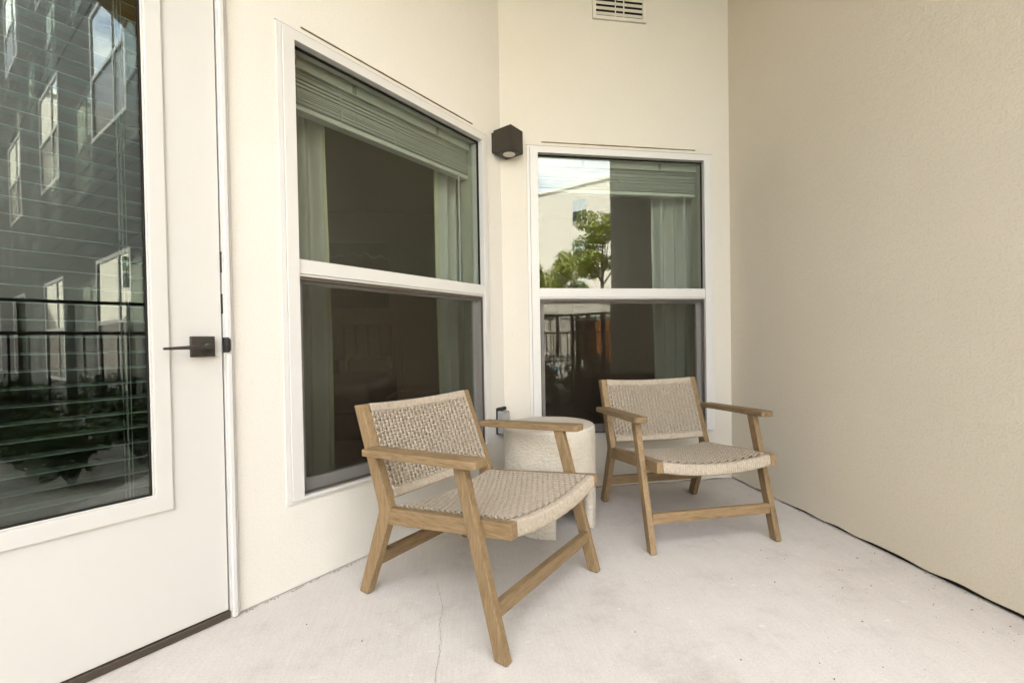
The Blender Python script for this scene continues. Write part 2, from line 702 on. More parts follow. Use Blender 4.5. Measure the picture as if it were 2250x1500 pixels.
wallA = wall_mesh('stucco_wall', -3.65, 0, lambda x: 0.004, ZC,
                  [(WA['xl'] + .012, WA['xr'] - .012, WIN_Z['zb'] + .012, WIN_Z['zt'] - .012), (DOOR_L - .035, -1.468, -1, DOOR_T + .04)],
                  0.16, M['stucco_lit'], A0, RA, 6)
tag(wallA, 'stucco wall with brighter light put into its paint, holding the glazed door and the larger slanting window', 'wall', kind='thing')
wallB = wall_mesh('stucco_wall', 0, W, wob(4, .002, .008), ZC,
                  [(WB_['xl'] + .012, WB_['xr'] - .012, WIN_Z['zb'] + .012, WIN_Z['zt'] - .012)],
                  0.16, M['stucco'], A0, 0, 40)
tag(wallB, 'cream stucco back wall with a window and a vent high up', 'wall', kind='thing')
# right wall: outer face x=0 looking to -x, runs from the back corner to y=-2.265
gap = wob(9, .004, .015)
wallC = wall_mesh('stucco_wall', 0, 2.265, lambda x: gap(x) + 0.009 * max(0, x - .4), ZC, [], 0.18, M['stucco_rough'], (0, 0, 0), -pi / 2, 160)
tag(wallC, 'blank beige stucco wall with a dark gap along the floor', 'wall', kind='thing')
box('joint_sealant', 0.012, 2.25, 0.014, 0.05, 0.0005, 0.04, M['sealant'], wallC)
box('joint_sealant', -1.46, -0.02, 0.007, 0.04, 0.0005, 0.03, M['sealant'], wallA)
box('joint_sealant', 0.02, W - 0.02, 0.009, 0.04, 0.0005, 0.03, M['sealant'], wallB)


def floor_edge_grime():
    """crumbs of mortar along the foot of the walls"""
    r = random.Random(5)
    v, f = [], []
    for k in range(150):
        w = r.random()
        if w < 0.35:
            t = r.uniform(1.0, 1.46)
            x, y = -W - t * .7071 + .004, -t * .7071 - .004
            d = r.uniform(0, .012)
            x, y = x + d * .7, y - d * .7
        elif w < 0.6:
            x, y = r.uniform(-1.2, -.02), -r.uniform(.002, .012)
        else:
            y = -abs(r.gauss(0, .8))
            x = -r.uniform(.002, .01)
            if y < -2.2:
                continue
        s = r.uniform(.0015, .004)
        n = len(v)
        v.extend([(x - s, y - s, .0008), (x + s, y - s * .7, .0008), (x + s * .8, y + s, .0008), (x - s, y + s, .0008), (x, y, s)])
        f.extend([(n, n + 1, n + 4), (n + 1, n + 2, n + 4), (n + 2, n + 3, n + 4), (n + 3, n, n + 4)])
    return v, f


v_, f_ = floor_edge_grime()
tag(pmesh('rubble', v_, f_, mat('mortar_crumbs', (0.30, 0.26, 0.21), 0.9)), 'crumbs of mortar lying along the foot of the walls', 'rubble', kind='stuff')

ceil = box('porch_ceiling', -6.0, 0.2, -2.62, 0.0, ZC, ZC + 0.25, M['ceiling'])
tag(ceil, kind='structure')


# ------------------------------------------------------------------ windows


def make_window(wall, d, ox, label):
    """double hung window set in a wall; local x along the wall, y into it"""
    z = WIN_Z
    xl, xr, xgl, xgr = (d[k] for k in ('xl', 'xr', 'xgl', 'xgr'))
    win = empty('window')
    win.parent = wall
    win.location = (ox, 0, 0)
    win['label'] = label
    ring('outer_trim', xl, xr, z['zb'], z['zt'], .019, .016, .010, .013, -.006, .05, M['white'], win, .0015)
    ring('window_frame', xl + .0195, xr - .0165, z['zb'] + .0105, z['zt'] - .0135, xgl - xl - .0195, xr - .0165 - xgr, z['zsb'] - z['zb'] - .0105, z['zt'] - .0135 - z['zg'], -.013, .075, M['white'], win, .002)
    # caulk joints beside the trim
    box('caulk_line', xl - .002, xr + .002, -.0032, .0, z['zt'] + .0002, z['zt'] + .0022, M['sealant'], win)
    box('mid_rail', xgl - .001, xgr + .001, -.006, .070, z['zs'] + .010, z['zm'], M['white'], win, .002)
    box('screen_head', xgl - .001, xgr + .001, -.001, .03, z['zs'] + .0005, z['zs'] + .0095, M['white'], win, .001)
    # upper sash: dark gasket and pane
    ring('glazing_gasket', xgl, xgr, z['zm'], z['zg'], .004, .005, .003, .006, .020, .032, M['sealant'], win)
    box('glass_pane', xgl + .002, xgr - .002, .026, .032, z['zm'] + .001, z['zg'] - .003, M['glass'], win)
    # lower sash behind the screen
    ring('lower_sash', xgl + .004, xgr - .004, z['zsb'] + .002, z['zs'] + .004, .030, .034, .048, .03, .038, .066, M['white'], win, .002)
    box('glass_pane', xgl + .032, xgr - .036, .050, .055, z['zsb'] + .046, z['zs'] - .02, M['glass'], win)
    ring('screen_frame', xgl + .001, xgr - .001, z['zsb'] + .001, z['zs'], .007, .007, .007, .014, .004, .014, M['screen_frame'], win, .001)
    box('insect_screen', xgl + .006, xgr - .006, .0085, .0095, z['zsb'] + .006, z['zs'] - .012, M['screen'], win)
    # interior reveal lining
    ring('reveal_lining', xgl - .02, xgr + .02, z['zsb'] - .02, z['zg'] + .035, .012, .012, .012, .012, .0765, .17, M['reveal'], win)
    box('interior_sill', xgl - .03, xgr + .03, .078, .20, z['zsb'] - .05, z['zsb'] - .021, M['white'], win, .003)
    # brown flashing slot above the head
    n = 26
    v, f = [], []
    r = random.Random(int(ox * 100) + 3)
    fx0, fx1 = xl + .095, xr - .120
    for i in range(n + 1):
        x = fx0 + (fx1 - fx0) * i / n
        zz = z['zt'] + .0235
        h = r.uniform(.0022, .0042)
        v += [(x, -.0035, zz - h), (x, -.0055, zz), (x, -.0035, zz + h), (x, .004, zz)]
        if i:
            k = 4 * i
            f += [(k - 4 + a, k - 4 + (a + 1) % 4, k + (a + 1) % 4, k + a) for a in range(4)]
    f += [(0, 1, 2, 3), (4 * n, 4 * n + 3, 4 * n + 2, 4 * n + 1)]
    pmesh('head_flashing', v, f, M['flash'], win)
    return win


M['screen_frame'] = mat('bronze_screen_frame', (0.085, 0.066, 0.050), 0.5)
make_window(wallA, WA, 0, 'larger white double-hung window beside the door')
make_window(wallB, WB_, 0, 'white double-hung window on the back wall')

# ------------------------------------------------------------------ entry door (local x along the wall, y into the wall)
door = empty('entry_door', A0, RA)
tag(door, 'off-white entry door with a tall glass lite and dark square lever handle', 'door', kind='thing')
DZ0 = 0.027
LX1, LX0, LZ0, LZ1 = -1.6897, -2.235, 0.4688, 2.27      # glass
ring('door_slab', DOOR_L, DOOR_R, DZ0, DOOR_T, LX0 - DOOR_L - .012, DOOR_R - LX1 - .012, LZ0 - DZ0 - .012, DOOR_T - LZ1 - .012, 0.004, 0.049, M['door'], door, .0015)
ring('lite_frame', LX0 - .045, LX1 + .0453, LZ0 - .050, LZ1 + .05, .045, .0453, .050, .05, -.005, .0038, M['door'], door, .0035)
ring('lite_stop', LX0 - .0115, LX1 + .0115, LZ0 - .0115, LZ1 + .0115, .0155, .0155, .0155, .0155, .0045, .024, M['door'], door, .002)
ring('glazing_gasket', LX0 + .0042, LX1 - .0042, LZ0 + .0042, LZ1 - .0042, .004, .004, .004, .004, .010, .020, M['sealant'], door)
# double glazing: outer pane flat, inner pane bowed by a degree (gives the doubled reflections)
box('glass_pane', LX0 + .001, LX1 - .001, .0155, .0185, LZ0 + .001, LZ1 - .001, M['door_glass'], door)
g2 = box('glass_pane', LX0 + .003, LX1 - .003, -.0015, .0015, LZ0 + .003, LZ1 - .003, M['door_glass'])
g2.parent = door
mid = (LX0 + LX1) / 2
for vtx in g2.data.vertices:
    vtx.co.x -= mid
g2.location = (mid, .0325, 0)
g2.rotation_euler = (0, 0, radians(-1.3))
# latch hardware
rose = box('handle_rose', -1.592, -1.5255, -.012, .0036, .893, .960, M['bronze'], door, .002)
hub = bpy.data.meshes.new('handle_hub')
v_, f_ = tube_pts([(-1.556, -.011, .9255), (-1.556, -.045, .9255), (-1.556, -.048, .9255)], [.0135, .0135, .011], 20)
hub.from_pydata(v_, [], f_)
link('handle_hub', hub, M['bronze'], rose, True)
prism('lever', [(-1.546, .918), (-1.546, .931), (-1.60, .930), (-1.672, .925), (-1.674, .920), (-1.672, .917), (-1.60, .918)], -.058, -.043, 1, M['bronze'], rose, .002)
for z0, z1 in ((1.176, 1.246), (1.037, 1.104)):
    box('bolt_faceplate', -1.5000, -1.4955, -.0005, .02, z0, z1, M['black'], door)
# frame: jamb, brick mould, strike, threshold
jamb = ring('door_jamb', DOOR_L - .035, -1.468, -.02, DOOR_T + .04, .031, .0282, .012, .036, -.002, .15, M['white'], door, .0015)
boxes('brick_mould', [(-1.4955, -1.4785, -.022, -.0025, .004, DOOR_T + .03), (-1.4780, -1.4690, -.012, -.0025, .004, DOOR_T + .035)], M['white'], door, .003)
prism('strike_plate', [(-.026, .906), (-.029, .912), (-.029, .950), (-.026, .956), (.01, .957), (.01, .904)], -1.4965, -1.493, 0, M['black'], door, .001)
sp = prism('strike_lip', [(-1.4975, .905), (-1.490, .906), (-1.4845, .914), (-1.4845, .948), (-1.490, .956), (-1.4975, .957)], -.0275, -.0225, 1, M['black'], door, .001)
box('threshold', DOOR_L - .004, -1.4964, -.006, .12, .001, .0245, M['threshold'], door, .002)
box('sweep', DOOR_L, DOOR_R, .012, .045, .0248, .0275, M['rubber'], door)

# door blind behind the glass, slats open
blind = empty('door_blind', A0, RA)
tag(blind, 'open white venetian blind behind the glass of the entry door', 'blind')
sl = bpy.data.meshes.new('slat')
BX0, BX1 = LX0 - .02, LX1 + .006
v_ = []
f_ = []
prof = [(-.0245, 0), (-.012, .0022), (0, .003), (.012, .0022), (.0245, 0), (.0245, -.0022), (.012, 0), (0, .0008), (-.012, 0), (-.0245, -.0022)]
for x in (BX0, BX1):
    v_ += [(x, p, q) for p, q in prof]
n_ = len(prof)
f_ = [tuple(range(n_)), tuple(range(2 * n_ - 1, n_ - 1, -1))] + [(i, n_ + i, n_ + (i + 1) % n_, (i + 1) % n_) for i in range(n_)]
sl.from_pydata(v_, [], f_)
b_ = bmesh.new()
b_.from_mesh(sl)
bmesh.ops.recalc_face_normals(b_, faces=b_.faces)
b_.to_mesh(sl)
b_.free()
sl.materials.append(M['slat'])
sl.materials.append(M['blind'])
for p_ in sl.polygons:
    if all(sl.vertices[i].co.y < -.0244 for i in p_.vertices):
        p_.material_index = 1  # front edge kept white, painted as the light it catches
z_ = LZ0 - .02
while z_ < LZ1 + .0:
    o = bpy.data.objects.new('slat', sl)
    o.parent = blind
    o.location = (0, .095, z_)
    o.rotation_euler = (radians(4), 0, 0)
    col.objects.link(o)
    z_ += .0465
box('headrail', BX0, BX1, .068, .122, LZ1 + .0, LZ1 + .05, M['blind'], blind, .003)
for xx in (LX1 - .035, LX1 - .043, LX0 + .16, LX0 + .152):
    for yy in (.0695, .1205):
        v_, f_ = tube_pts([(xx, yy, LZ0 - .03), (xx, yy, LZ1)], .0009, 4)
        pmesh('ladder_cord', v_, f_, M['cord'], blind)
v_, f_ = tube_pts([(LX1 - .052, .062, 1.25), (LX1 - .052, .062, LZ1 + .01)], .0016, 6)
pmesh('pull_cord', v_, f_, M['cord'], blind)


# ------------------------------------------------------------------ raised blinds in the two windows
def raised_blind(loc, rz, x0, x1, label):
    t = empty('venetian_blind', loc, rz)
    tag(t, label, 'blind')
    y0, y1 = .105, .160
    prism('headrail', [(y0 - .008, 2.058), (y0 - .008, 2.106), (y0 - .002, 2.112), (y1, 2.112), (y1, 2.058)], x0, x1, 0, M['blind'], t, .002)
    me = bpy.data.meshes.new('slat')
    me.from_pydata(boxv(x0 + .004, x1 - .004, -.025, .025, -.0016, .0016), [], BOXF)
    bevel(me, .0007, 1)
    me.materials.append(M['blind'])
    r = random.Random(len(label))
    n = 17
    for i in range(n):
        o = bpy.data.objects.new('slat', me)
        o.parent = t
        o.location = (r.uniform(-.002, .002), .1325 + r.uniform(-.004, .004), 1.926 + i * (.128 / n))
        o.rotation_euler = (radians(r.uniform(-3, 7)), radians(r.uniform(-.12, .12)), 0)
        col.objects.link(o)
    box('bottom_rail', x0 + .003, x1 - .003, y0 + .003, y1 - .003, 1.893, 1.915, M['blind'], t, .004)
    for fr in (.22, .5, .8):
        x = x0 + (x1 - x0) * fr
        for k in range(3):
            pts = [(x + r.uniform(-.006, .006), y0 - .001 + r.uniform(-.004, .002), zz) for zz in (2.055, 2.02, 1.98, 1.94, 1.90)]
            pts.append((x + r.uniform(-.02, .02), y0 - .004, 1.884))
            v, f = tube_pts(pts, .0008, 4)
            pmesh('ladder_cord', v, f, M['cord'], t)
    for fr in (.28, .76):
        x = x0 + (x1 - x0) * fr
        box('valance_clip', x - .010, x + .010, y0 - .011, y0 - .0085, 2.062, 2.10, M['clip'], t, .001)
    v, f = tube_pts([(x1 - .09, y0 - .004, 1.05), (x1 - .088, y0 - .004, 1.90)], .0042, 8)
    pmesh('tilt_wand', v, f, M['cord'], t, True)
    return t


M['clip'] = mat('clear_clip', (0.30, 0.33, 0.29), 0.3)
raised_blind(A0, RA, WA['xgl'] + .03, WA['xgr'] + .006, 'raised pale blind bunched at the top of the larger window')
raised_blind(A0, 0, WB_['xgl'] + .01, WB_['xgr'] + .008, 'raised pale blind bunched at the top of the back wall window')


def curtain(loc, rz, x0, x1, y, label, seed, hem=None):
    r = random.Random(seed)
    t = empty('curtain', loc, rz)
    tag(t, label, 'curtain')
    nx, nz = 70, 8
    L = x1 - x0
    nf = max(2, round(L / .085))
    v, f = [], []
    ph = r.uniform(0, 6)
    for k in range(nz + 1):
        z = .03 + (2.45 - .03) * k / nz
        for i in range(nx + 1):
            u = i / nx
            a = .024 + .008 * sin(3 * u + ph)
            yy = y + a * sin(2 * pi * nf * u + .35 * sin(5 * u + ph) + .10 * k) + .008 * sin(9 * u + k * .5)
            v.append((x0 + L * u + .006 * sin(k * .8 + 6 * u), yy, z))
    for k in range(nz):
        for i in range(nx):
            a = k * (nx + 1) + i
            f.append((a, a + 1, a + nx + 2, a + nx + 1))
    c = pmesh('curtain_fabric', v, f, M['curtain'], t, True, False)
    so = c.modifiers.new('thickness', 'SOLIDIFY')
    so.thickness = .002
    if hem:
        hx = x0 if hem < 0 else x1
        vv = []
        for k in range(nz + 1):
            p = v[k * (nx + 1) + (0 if hem < 0 else nx)]
            vv += [(p[0] - .012, p[1] - .004, p[2]), (p[0] + .012, p[1] - .006, p[2]), (p[0] + .012, p[1] + .003, p[2]), (p[0] - .012, p[1] + .004, p[2])]
        ff = [(4 * k + a, 4 * k + (a + 1) % 4, 4 * k + 4 + (a + 1) % 4, 4 * k + 4 + a) for k in range(nz) for a in range(4)] + [(0, 3, 2, 1), (4 * nz, 4 * nz + 1, 4 * nz + 2, 4 * nz + 3)]
        pmesh('hem', vv, ff, M['curtain_edge'], t)
    v, f = tube_pts([(x0 - .02, y, 2.46), (x1 + .02, y, 2.46)], .012, 8)
    pmesh('curtain_rod', v, f, M['black'], t)
    return t


curtain(A0, RA, -1.30, -.985, .25, 'pale curtain inside the larger window, on the side nearer the door', 1, 1)
curtain(A0, RA, -.285, -.06, .25, 'pale curtain inside the larger window, on the side nearer the corner', 2, -1)
curtain(A0, 0, W - .418, W - .105, .25, 'pale pleated curtain inside the back wall window', 3)

# ------------------------------------------------------------------ the dim room behind
room = [(-1.47, 0.165), (-0.02, 0.165), (-0.02, 3.9), (-6.2, 3.9), (-6.2, -2.6), (-4.25, -2.6)]


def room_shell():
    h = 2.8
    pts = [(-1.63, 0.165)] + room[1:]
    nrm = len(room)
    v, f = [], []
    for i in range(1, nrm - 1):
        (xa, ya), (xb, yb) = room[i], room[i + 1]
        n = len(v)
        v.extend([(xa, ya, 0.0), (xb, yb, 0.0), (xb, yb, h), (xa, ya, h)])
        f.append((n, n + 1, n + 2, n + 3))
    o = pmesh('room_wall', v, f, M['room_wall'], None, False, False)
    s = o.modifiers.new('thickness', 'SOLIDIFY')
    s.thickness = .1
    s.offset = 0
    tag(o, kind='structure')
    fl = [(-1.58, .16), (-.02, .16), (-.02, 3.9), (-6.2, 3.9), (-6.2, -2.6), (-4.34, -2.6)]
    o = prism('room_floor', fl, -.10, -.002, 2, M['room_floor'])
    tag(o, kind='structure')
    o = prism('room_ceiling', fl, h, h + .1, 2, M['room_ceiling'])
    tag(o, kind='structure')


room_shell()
# headboard and bed against the far wall, woven hanging above it
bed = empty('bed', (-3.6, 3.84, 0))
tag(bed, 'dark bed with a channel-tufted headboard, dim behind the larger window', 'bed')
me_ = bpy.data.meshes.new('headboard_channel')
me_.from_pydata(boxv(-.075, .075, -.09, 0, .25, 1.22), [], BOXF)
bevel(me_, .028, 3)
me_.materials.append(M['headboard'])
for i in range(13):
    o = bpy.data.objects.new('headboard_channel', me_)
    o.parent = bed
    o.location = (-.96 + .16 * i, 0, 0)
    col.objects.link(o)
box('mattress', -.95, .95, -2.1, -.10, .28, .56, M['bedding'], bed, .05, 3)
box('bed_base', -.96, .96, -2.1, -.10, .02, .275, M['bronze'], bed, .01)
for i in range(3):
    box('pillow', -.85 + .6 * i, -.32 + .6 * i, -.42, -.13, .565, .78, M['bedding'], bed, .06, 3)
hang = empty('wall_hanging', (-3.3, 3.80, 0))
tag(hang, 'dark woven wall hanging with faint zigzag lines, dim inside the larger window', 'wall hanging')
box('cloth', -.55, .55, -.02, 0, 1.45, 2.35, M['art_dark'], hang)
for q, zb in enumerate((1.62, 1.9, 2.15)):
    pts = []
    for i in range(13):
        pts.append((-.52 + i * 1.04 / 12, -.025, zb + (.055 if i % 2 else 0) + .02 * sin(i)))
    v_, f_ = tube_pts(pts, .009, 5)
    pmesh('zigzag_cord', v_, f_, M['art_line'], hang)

# ------------------------------------------------------------------ wall lamp on the slanting wall
lamp = empty('wall_lamp', A0, RA)
tag(lamp, 'dark bronze cube downlight between the two windows', 'wall lamp')
LXa, LXb = -.089, .027
prism('housing', [(LXa, 2.0395), (LXb, 2.0395), (LXb, 2.175), (LXa, 2.175)], -.152, -.022, 1, M['bronze'], lamp, .0025)
box('back_plate', LXa + .006, LXb - .02, -.0218, -.0005, 2.052, 2.168, M['bronze'], lamp, .002)
cx_, cy_ = (LXa + LXb) / 2, -.092


def disc(name, cx, cyy, z0, z1, r0, r1, m, parent, n=32):
    v = [(cx + r0 * cos(2 * pi * i / n), cyy + r0 * sin(2 * pi * i / n), z0) for i in range(n)] + [(cx + r1 * cos(2 * pi * i / n), cyy + r1 * sin(2 * pi * i / n), z1) for i in range(n)]
    f = [tuple(range(n)), tuple(range(2 * n - 1, n - 1, -1))] + [(i, n + i, n + (i + 1) % n, (i + 1) % n) for i in range(n)]
    return pmesh(name, v, f, m, parent)


disc('lens_ring', cx_, cy_, 2.0362, 2.0393, .041, .043, M['bronze'], lamp)
disc('lens', cx_, cy_, 2.0335, 2.0361, .034, .036, M['lens'], lamp)

# ------------------------------------------------------------------ vent high on the back wall
vent = empty('wall_vent', A0, 0)
tag(vent, 'cream louvred air vent high on the back wall', 'vent')
VX0, VX1, VZ0, VZ1 = W - .926, W - .570, 2.940, 3.235
ring('vent_frame', VX0, VX1, VZ0, VZ1, .022, .026, .020, .022, -.018, -.0005, M['vent'] if 'vent' in M else M['stucco'], vent, .003)
box('vent_back', VX0 + .01, VX1 - .01, -.0025, -.0006, VZ0 + .01, VZ1 - .01, M['sealant'], vent)
me_ = bpy.data.meshes.new('louvre')
me_.from_pydata([(VX0 + .0225, -.016, -.010), (VX1 - .0265, -.016, -.010), (VX1 - .0265, -.014, -.0115), (VX0 + .0225, -.014, -.0115),
                 (VX0 + .0225, -.0055, .014), (VX1 - .0265, -.0055, .014), (VX1 - .0265, -.0035, .0125), (VX0 + .0225, -.0035, .0125)], [], BOXF)
me_.materials.append(M['stucco'])
k_ = 0
while VZ0 + .036 + k_ * .033 < VZ1 - .03:
    o = bpy.data.objects.new('louvre', me_)
    o.parent = vent
    o.location = (0, 0, VZ0 + .036 + k_ * .033)
    col.objects.link(o)
    k_ += 1
for xx in (VX0 + .145, VX0 + .200):
    box('vent_bar', xx, xx + .006, -.0175, -.0145, VZ0 + .0202, VZ1 - .0222, M['stucco'], vent)

# ------------------------------------------------------------------ weatherproof socket near the corner
sock = empty('outlet_cover', A0, RA)
tag(sock, 'grey weatherproof outlet cover with black gasket low by the corner', 'outlet')
box('gasket', -.083, -.012, -.010, -.0005, .378, .536, M['black'], sock, .002)
box('cover_hinge', -.081, -.014, -.026, -.0102, .520, .540, M['black'], sock, .003)
ring('cover_rim', -.080, -.016, .385, .518, .006, .006, .006, .006, -.050, -.0102, M['grey_plastic'], sock, .002)
box('cover_box', -.0735, -.0225, -.060, -.040, .392, .511, M['grey_plastic'], sock, .006, 3)

# ------------------------------------------------------------------ side table
tab = empty('side_table', (-1.335, -.47, 0))
tag(tab, 'round off-white cast concrete drum table between the two chairs', 'side table')


def drum():
    r = random.Random(11)
    R, H, Z0 = .233, .506, .192
    n, rows = 420, 150
    v, f = [], []
    # hammered relief by a sum of small bumps on a cylinder grid
    import mathutils
    def rel(a, z):
        p = Vector((R * cos(a), R * sin(a), z))
        q = mathutils.noise.noise(p * 140) * .8 + mathutils.noise.noise(p * 95 + Vector((3, 1, 2))) * .35
        return .0065 * max(-.45, min(.30, q))
    prof = [(z, 0) for z in [Z0 + (H - .012 - Z0) * k / rows for k in range(rows + 1)]]
    for z, _ in prof:
        for i in range(n):
            a = 2 * pi * i / n
            fade = min(1, (H - z) / .03)
            rr = R + rel(a, z) * fade
            v.append((rr * cos(a), rr * sin(a), z))
    # rounded rim and top
    for dz, dr in ((-.007, -.0012), (-.003, -.004), (-.0006, -.009), (0, -.016)):
        for i in range(n):
            a = 2 * pi * i / n
            v.append(((R + dr) * cos(a), (R + dr) * sin(a), H + dz))
    m_ = rows + 5
    for k in range(m_ - 1):
        for i in range(n):
            j = (i + 1) % n
            f.append((k * n + i, k * n + j, (k + 1) * n + j, (k + 1) * n + i))
    f.append(tuple((m_ - 1) * n + i for i in range(n)))
    f.append(tuple(range(n - 1, -1, -1)))
    top = pmesh('drum', v, f, M['cast'], tab, True, False)
    # three legs cut from the same shell
    for a0, a1 in ((-158, -95), (-37, 27), (84, 146)):
        a0, a1 = radians(a0), radians(a1)
        nn, mm = 70, 80
        v, f = [], []
        for k in range(mm + 1):
            z = .006 + (Z0 + .004 - .006) * k / mm
            t = k / mm
            fl = .20 * t ** 5          # arched shoulders
            for i in range(nn + 1):
                a = a0 - fl + (a1 - a0 + 2 * fl) * i / nn
                rr = R - .0006 + rel(a, z)
                v.append((rr * cos(a), rr * sin(a), z))
            for i in range(nn + 1):
                a = a0 - fl + (a1 - a0 + 2 * fl) * i / nn
                v.append(((R - .055) * cos(a), (R - .055) * sin(a), z))
        st = 2 * (nn + 1)
        for k in range(mm):
            for i in range(nn):
                p = k * st + i
                f.append((p, p + 1, p + st + 1, p + st))
                q = p + nn + 1
                f.append((q + 1, q, q + st, q + st + 1))
            f.append((k * st, (k + 1) * st, (k + 1) * st + nn + 1, k * st + nn + 1))
            p = k * st + nn
            f.append((p, p + nn + 1, p + st + nn + 1, p + st))
        f.append(tuple(range(nn + 1)) + tuple(range(2 * nn + 1, nn, -1)))
        lg = pmesh('leg', v, f, M['cast'], tab, True, True)
        am = (a0 + a1) / 2
        disc('glide', (R - .03) * cos(am), (R - .03) * sin(am), .0006, .0058, .012, .012, M['rubber'], lg, 16)
        for am in (a0 + .13, a1 - .13):
            disc('glide', (R - .025) * cos(am), (R - .025) * sin(am), .0006, .0058, .010, .010, M['rubber'], lg, 16)


drum()

# ------------------------------------------------------------------ chairs (forward is -y in local space)


def weave(S, us, vs, hw_u, hw_v, amp):
    """plain weave: strands along v at each u and along u at each v, on the surface S(u,v)->(point, normal)"""
    V, F = [], []

    def strand(path, hw):
        n0 = len(V)
        m_ = len(path)
        for k in range(m_):
            p, nrm = path[k]
            d = (path[min(k + 1, m_ - 1)][0] - path[max(k - 1, 0)][0]).normalized()
            side = d.cross(nrm).normalized()
            nn = side.cross(d)
            for s in range(6):
                t = 2 * pi * s / 6 + pi / 6
                V.append(tuple(p + side * cos(t) * hw + nn * sin(t) * .0031))
        for k in range(m_ - 1):
            for s in range(6):
                s2 = (s + 1) % 6
                F.append((n0 + k * 6 + s, n0 + (k + 1) * 6 + s, n0 + (k + 1) * 6 + s2, n0 + k * 6 + s2))
    for i, u in enumerate(us):
        path = []
        for j, v in enumerate(vs):
            sg = 1 if (i + j) % 2 == 0 else -1
            for dv, a in ((-.26, .8), (.26, .8)):
                st = (vs[1] - vs[0])
                p, nrm = S(u, v + dv * st)
                path.append((p + nrm * amp * a * sg, nrm))
        strand(path, hw_u)
    for j, v in enumerate(vs):
        path = []
        for i, u in enumerate(us):
            sg = -1 if (i + j) % 2 == 0 else 1
            for du, a in ((-.26, .8), (.26, .8)):
                st = (us[1] - us[0])
                p, nrm = S(u + du * st, v)
                path.append((p + nrm * amp * a * sg, nrm))
        strand(path, hw_v)
    return V, F


def wrap(curve, x0, x1, prof, pitch, rib, group_n=5, gap=.0040):
    """cord wound round a rail: cross-section prof [(a,b)] swept along x, ribbed by the cord pitch"""
    V, F = [], []
    nturn = int(round((x1 - x0) / pitch))
    per = 6
    n = nturn * per
    m_ = len(prof)
    for i in range(n + 1):
        ph = (i % per) / per
        h = sin(pi * ph) * rib
        if (i // per) % group_n == 0 and ph < .3:
            h = -gap
        x = x0 + (x1 - x0) * i / n
        o, ea, eb = curve(x)
        for a, b in prof:
            l = hypot(a, b)
            k = 1 + h / max(l, .006)
            V.append(tuple(o + ea * a * k + eb * b * k))
    for i in range(n):
        for s in range(m_):
            s2 = (s + 1) % m_
            F.append((i * m_ + s, i * m_ + s2, (i + 1) * m_ + s2, (i + 1) * m_ + s))
    F.append(tuple(range(m_)))
    F.append(tuple(n * m_ + s for s in range(m_ - 1, -1, -1)))
    return V, F


def sheet(V, F, P, u0, u1, v0, v1, n=14):
    """the close inner layer of cord behind the open weave"""
    k = len(V)
    for i in range(n + 1):
        for j in (0, 1, 2):
            V.append(tuple(P(u0 + (u1 - u0) * i / n, v0 + (v1 - v0) * j / 2)))
    for i in range(n):
        for j in (0, 1):
            q = k + i * 3 + j
            F.append((q, q + 1, q + 4, q + 3))


def rrect(a0, a1, b0, b1, r, k=3):
    pts = []
    for cx, cyy, st in ((a1 - r, b1 - r, 0), (a0 + r, b1 - r, 90), (a0 + r, b0 + r, 180), (a1 - r, b0 + r, 270)):
        for i in range(k + 1):
            t = radians(st + 90 * i / k)
            pts.append((cx + r * cos(t), cyy + r * sin(t)))
    return pts


